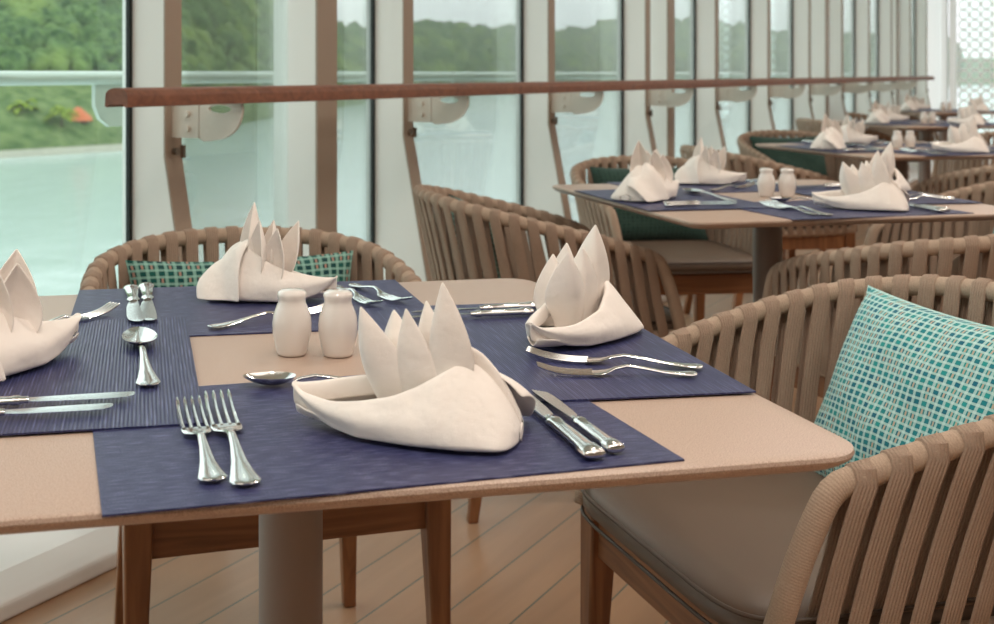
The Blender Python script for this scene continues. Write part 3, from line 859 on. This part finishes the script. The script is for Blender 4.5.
T.append((place('fork', (247, 483), (217, 388), 'inner right of the two forks on the front placemat', zz=Zm, ztip=.009), 'fork'))
T.append((place('knife', (596, 456), (508, 385), 'longer table knife on front placemat, nearest the napkin', zz=Zm), 'knife'))
T.append((place('knife', (617, 450), (537, 391), 'outer table knife on the front placemat, right edge', zz=Zm), 'knife'))
T.append((place('spoon', (398, 381), (266, 381), 'dessert spoon lying behind the front napkin, bowl to the left', zz=Zm), 'spoon'))
T.append((place('fork', (697, 374), (545, 372), 'nearer fork on the right placemat beside the napkin', zz=Zm2), 'fork'))
T.append((place('fork', (703, 367), (527, 356), 'farther fork on the right placemat, tines by the napkin', zz=Zm2), 'fork'))
T.append((place('knife', (533, 313), (416, 319), 'nearer knife behind the upright napkin on right placemat', zz=Zm2), 'knife'))
T.append((place('knife', (540, 307), (432, 313), 'farther knife behind the upright napkin on right placemat', zz=Zm2), 'knife'))
T.append((place('fork', (335, 285), (370, 302), 'left fork on the window placemat right of its napkin', zz=Zm), 'fork'))
T.append((place('fork', (352, 283), (395, 298), 'right fork on the window placemat right of its napkin', zz=Zm), 'fork'))
T.append((place('knife', (131, 287), (137, 322), 'left short looking knife on the window placemat', zz=Zm), 'knife'))
T.append((place('knife', (146, 285), (150, 321), 'right knife on the window placemat, blade over mat edge', zz=Zm), 'knife'))
T.append((place('fork', (209, 326), (336, 306), 'dessert fork in front of the window side napkin', zz=Zm), 'fork'))
T.append((place('spoon', (149, 386), (137, 330), 'round spoon on the left ribbed placemat', zz=Zm2), 'spoon'))
T.append((place('knife', (-72, 408), (135, 397), 'farther knife on the left placemat, tip pointing right', zz=Zm2), 'knife'))
T.append((place('knife', (-98, 421), (113, 409), 'nearer knife on the left placemat, close to its edge', zz=Zm2), 'knife'))
T.append((place('fork', (20, 333), (103, 312), 'fork sticking out behind the left napkin', zz=Zm2), 'fork'))

naps = [((402, 431), R(-15), 1.02, Zm, 'large white folded napkin in front with four pointed petals'),
        ((275, 299), R(163), .92, Zm, 'white folded napkin on window side placemat of nearest table'),
        ((573, 341), R(52), 1.0, Zm2, 'white folded napkin standing on the right placemat of nearest table'),
        ((-6, 370), R(-128), 1.12, Zm2, 'white folded napkin cut by the left frame edge')]
for i, (pp, rz, s_, z_, lab) in enumerate(naps):
    o = nap0 if i == 0 else copy_tree(nap0)
    x, y = U(*pp); o.location = (x, y, z_+.0012); o.rotation_euler = (0, 0, rz); o.scale = (s_, s_, s_*(1.1 if i == 1 else 1.0))
    tag(o, lab, 'napkin', 'folded white napkins on the tables'); T.append((o, 'napkin'))
# shakers
def make_shaker(name):
    mb = MB()
    mb.lathe([(.013, .0), (.0165, .001), (.0178, .004), (.0195, .012), (.0222, .026), (.0226, .036), (.0212, .046), (.0178, .055), (.0155, .060), (.0158, .064), (.0168, .0675), (.0160, .0715), (.0115, .0738), (.004, .0745)], seg=40)
    return mb.build(name, M['porcelain'])
for nm, pp, lab in (('salt_shaker', (292, 354.5), 'left one of two white porcelain shakers on nearest table'), ('pepper_shaker', (338, 355.5), 'right one of two white porcelain shakers on nearest table')):
    o = make_shaker(nm); x, y = U(*pp, .75); o.location = (x, y, .7501); tag(o, lab, 'shaker', 'porcelain salt and pepper shakers'); T.append((o, 'shaker'))
ml = {'front': 'navy woven placemat at the near edge of the nearest table', 'window': 'navy woven placemat on window side of the nearest table',
      'left': 'navy ribbed placemat at left frame edge of nearest table', 'right': 'navy ribbed placemat on right side of the nearest table'}
for o, w in mats: tag(o, ml[w], 'placemat', 'navy placemats on the tables'); T.append((o, 'placemat'))
ordn = ['', 'second table', 'third table', 'fourth table', 'fifth table']
def side_of(o):
    d = Vector((o.location.x, o.location.y, 0))-T1
    x, y = d.dot(b12), d.dot(a12)
    if abs(x) > abs(y): return 'right side' if x > 0 else 'left side'
    return 'window side' if y > 0 else 'near side'
desc = {'fork': 'steel fork', 'knife': 'steel table knife', 'spoon': 'steel spoon', 'napkin': 'white folded napkin standing', 'shaker': 'white porcelain shaker', 'placemat': 'navy woven placemat'}
names_of = {'fork': 'steel fork', 'knife': 'steel table knife', 'spoon': 'steel spoon'}
for ti in range(1, 5):
    made = {}
    for o, kd in T:
        if ti >= 3 and kd in ('fork', 'knife', 'spoon'): continue
        c = copy_tree(o); c.location = Vector(o.location)+toffs[ti]
        if kd == 'napkin': c.rotation_euler.z += random.uniform(-.18, .18)
        sd = side_of(o); made.setdefault((kd, sd), []).append(c)
        if kd == 'shaker': c['label'] = ('left' if o.name.startswith('salt') else 'right')+' one of two white porcelain shakers on '+ordn[ti]
        elif kd in ('napkin', 'placemat'): c['label'] = '%s on the %s of the %s' % (desc[kd], sd, ordn[ti])
    for (kd, sd), cs in made.items():
        if kd not in names_of: continue
        cs.sort(key=lambda c_: c_.location.x/c_.location.y)
        pos = {1: ['only'], 2: ['left', 'right'], 3: ['left', 'middle', 'right']}[min(3, len(cs))]
        for q_, c_ in enumerate(cs):
            c_['label'] = '%s %s on the %s of the %s' % (pos[min(q_, 2)], names_of[kd], sd, ordn[ti])

# ---------------------------------------------------------------- outside
SZ = H-14.0
mb = MB(); mb.add([(-3000, -200, SZ), (3500, -200, SZ), (3500, 6000, SZ), (-3000, 6000, SZ)], [(0, 1, 2, 3)])
struct('sea', mb, M['sea'], smooth=False)
tabS = [(-900, 168), (-300, 160), (0, 158), (128, 150), (190, 136), (240, 124), (290, 115), (330, 108), (374, 103), (420, 98), (480, 93), (553, 88), (620, 86), (800, 85), (1100, 85)]
tabC = [(-900, -40), (-300, -70), (0, -70), (128, -62), (200, -45), (287, -8), (330, 22), (350, 28), (374, 32), (420, 27), (460, 30), (500, 33), (522, 33), (555, 39), (580, 38), (610, 27), (660, 26), (690, 22), (720, 26), (745, 30), (780, 38), (860, 44), (1100, 48)]
def lin(tab, x):
    for (x0, y0), (x1, y1) in zip(tab, tab[1:]):
        if x <= x1: return y0+(y1-y0)*max(0, (x-x0))/(x1-x0)
    return tab[-1][1]
# land: terrain sheet from shore to ridge
mb = MB(); P = []
PXS = list(range(-900, 1101, 20))
def land(px, f_):
    Ys = F*14.0/(lin(tabS, px)-HY); Yc = Ys*1.35+50
    Y = Ys+(Yc-Ys)*f_; zc = H+(HY-lin(tabC, px)-9)*Yc/F
    z = SZ+2.0+(zc-5-SZ-2.0)*(f_**.8) if f_ > 0 else SZ-.5
    return Vector(((px-CX)/F*Y, Y, z)), Y
for px in PXS:
    P.append([land(px, 0)[0], land(px, .0001)[0]]+[land(px, k/12)[0] for k in range(1, 13)]+[land(px, 1)[0]+Vector((0, land(px, 1)[1]*.6, -8))])
mb.grid(P); struct('hillside_ground', mb, M['bank'])
# tree canopy
import bmesh
bm = bmesh.new(); bmesh.ops.create_icosphere(bm, subdivisions=2, radius=1)
iv = np.array([v.co[:] for v in bm.verts]); ifc = np.array([[v.index for v in f.verts] for f in bm.faces]); bm.free()
rng = np.random.default_rng(3)
VV = []; FF = []; off_ = 0
for k in range(4200):
    px = rng.uniform(-500, 950) if k % 3 else rng.uniform(-40, 640)
    f_ = rng.uniform(.06, 1.0)**.8 if px > 150 else rng.uniform(.16, 1.0)**.9
    c0, Y = land(px, f_)
    r_ = Y*rng.uniform(.006, .0125)
    r_ = max(r_, 1.6)
    jit = 1+.22*np.sin(iv @ rng.normal(0, 3.2, (3, 3)) + rng.uniform(0, 6, 3)).mean(axis=1, keepdims=True)*1.5
    V_ = iv*jit*np.array([1, 1, rng.uniform(.8, 1.35)])*r_+np.array([c0.x, c0.y, c0.z+r_*.5])
    VV.append(V_); FF.append(ifc+off_); off_ += len(iv)
VV = np.concatenate(VV); FF = np.concatenate(FF)
me = bpy.data.meshes.new('forest'); me.from_pydata(VV.tolist(), [], FF.tolist()); me.materials.append(M['forest'])
me.polygons.foreach_set('use_smooth', [True]*len(me.polygons))
fo = bpy.data.objects.new('hillside_forest', me); COL.objects.link(fo); tag(fo, 'green forest canopy covering the hillside across the water', 'forest', kind='stuff')
# sea wall at left
mb = MB(); P = []
for px in range(-400, 200, 15):
    p, Y = land(px, .0001)
    P.append([Vector((p.x, p.y-1.2, SZ-.5)), Vector((p.x, p.y-1.0, SZ+1.1)), Vector((p.x, p.y-.2, SZ+1.2)), Vector((p.x, p.y+.5, SZ+.5))])
mb.grid(P); o = mb.build('sea_wall', M['stone'], smooth=False); tag(o, 'low pale stone sea wall along the far shore at left', 'sea wall')
# hut
Yh = 212.; xh = (78-CX)/F*Yh
ht = empty('hut', (xh, Yh, SZ+2.2)); tag(ht, 'small hut with orange pitched roof on the shore at left', 'hut')
mb = MB(); mb.box((0, 0, 1.5), (3.6, 3.6, 3.4)); mb.build('walls', M['hutwall'], ht, smooth=False)
mb = MB(); mb.add([(-2.6, -2.6, 3.2), (2.6, -2.6, 3.2), (2.6, 2.6, 3.2), (-2.6, 2.6, 3.2), (-.4, 0, 5.6), (.4, 0, 5.6)], [(0, 1, 5, 4), (1, 2, 5), (2, 3, 4, 5), (3, 0, 4), (0, 3, 2, 1)])
mb.build('roof', M['roof'], ht, smooth=False)
# palms
def make_palm():
    root = empty('palm_tree')
    mb = MB(); mb.tube([(0, 0, 0), (.2, 0, 3), (.1, 0, 6)], [.3, .22, .18], 8); mb.build('trunk', M['hutwall'], root)
    mb = MB()
    for k in range(16):
        a = 2*math.pi*k/16+.2*random.random(); el = random.uniform(.1, 1.0)
        pts = []
        for i in range(7):
            f_ = i/6; rr_ = 4.6*f_*(.75+.25*(1-el)); z = 6+el*2.4*math.sin(f_*2.4)-1.6*f_*f_*(1.3-el)
            pts.append(Vector((.1+rr_*math.cos(a), rr_*math.sin(a), z)))
        sd = Vector((-math.sin(a), math.cos(a), 0)); P = []
        for i, p in enumerate(pts):
            w = .8*math.sin(math.pi*(.1+.85*i/6)); P.append([p-sd*w+Vector((0, 0, -.35*w)), p, p+sd*w+Vector((0, 0, -.35*w))])
        mb.grid(P)
    mb.build('fronds', M['palm'], root, solid=.03)
    return root
pl = make_palm()
for i, (px, Y, s_, lab) in enumerate([(20, 206, .95, 'palm tree on the shore nearest the left frame edge'), (42, 222, 1.15, 'palm tree standing left of the orange roofed hut'), (62, 206, .8, 'shorter palm tree directly beside the orange roofed hut'), (-6, 222, 1.0, 'palm tree cut off by the left frame edge')]):
    o = pl if i == 0 else copy_tree(pl)
    o.location = ((px-CX)/F*Y, Y, SZ+1.9); o.scale = (s_,)*3; o.rotation_euler = (0, 0, i*1.1); tag(o, lab, 'palm tree', 'palm trees by the hut')

mb = MB(); mb.box((0, 800, 20), (3600, 1500, 90))
hz = NT('sea_haze'); hz.n.remove(hz.b); vs_ = hz.add('ShaderNodeVolumeScatter'); vs_.inputs['Density'].default_value = .0004; vs_.inputs['Color'].default_value = (.97, 1.0, .985, 1); hz.link(vs_.outputs[0], hz.out.inputs['Volume'])
o = mb.build('haze', hz.m, smooth=False); o['kind'] = 'structure'
# ---------------------------------------------------------------- light
w = bpy.data.worlds.new('sky'); sc.world = w; w.use_nodes = True
nt = w.node_tree; bg = nt.nodes['Background']
tc = nt.nodes.new('ShaderNodeTexCoord'); nz = nt.nodes.new('ShaderNodeTexNoise'); nz.inputs['Scale'].default_value = 2.5; nz.inputs['Detail'].default_value = 4
nt.links.new(tc.outputs['Generated'], nz.inputs['Vector'])
mx = nt.nodes.new('ShaderNodeMix'); mx.data_type = 'RGBA'
mx.inputs[6].default_value = (.86, .93, 1.0, 1); mx.inputs[7].default_value = (1.0, .985, .97, 1)
nt.links.new(nz.outputs[0], mx.inputs[0]); nt.links.new(mx.outputs[2], bg.inputs['Color'])
bg.inputs['Strength'].default_value = 2.0
def area(name, loc, size, sy, energy, col, rot=(0, 0, 0)):
    l = bpy.data.lights.new(name, 'AREA'); l.shape = 'RECTANGLE'; l.size = size; l.size_y = sy; l.energy = energy; l.color = col
    o = bpy.data.objects.new(name, l); COL.objects.link(o); o.location = loc; o.rotation_euler = rot; return o
rz = math.atan2(uu.y, uu.x)
for i in range(5):
    p = W(.8+3.2*i, -.6, 2.55)
    area('ceiling_lamp', p, 2.2, 1.6, 18, (1.0, .90, .82), (0, 0, rz))
p = W(-.6, .6, 2.5); area('ceiling_lamp', p, 1.6, 1.2, 16, (1.0, .92, .84), (R(0), 0, rz))

for s_, o_ in ((.2, .2), (.2, -1.6), (2.2, .6), (2.2, -1.4), (4.6, .4), (4.6, -1.4), (7.4, .2), (7.4, -1.6), (10.5, .2)):
    area('downlight', W(s_, o_, 2.57), .14, .14, 9.5, (1.0, .90, .80), (0, 0, rz))
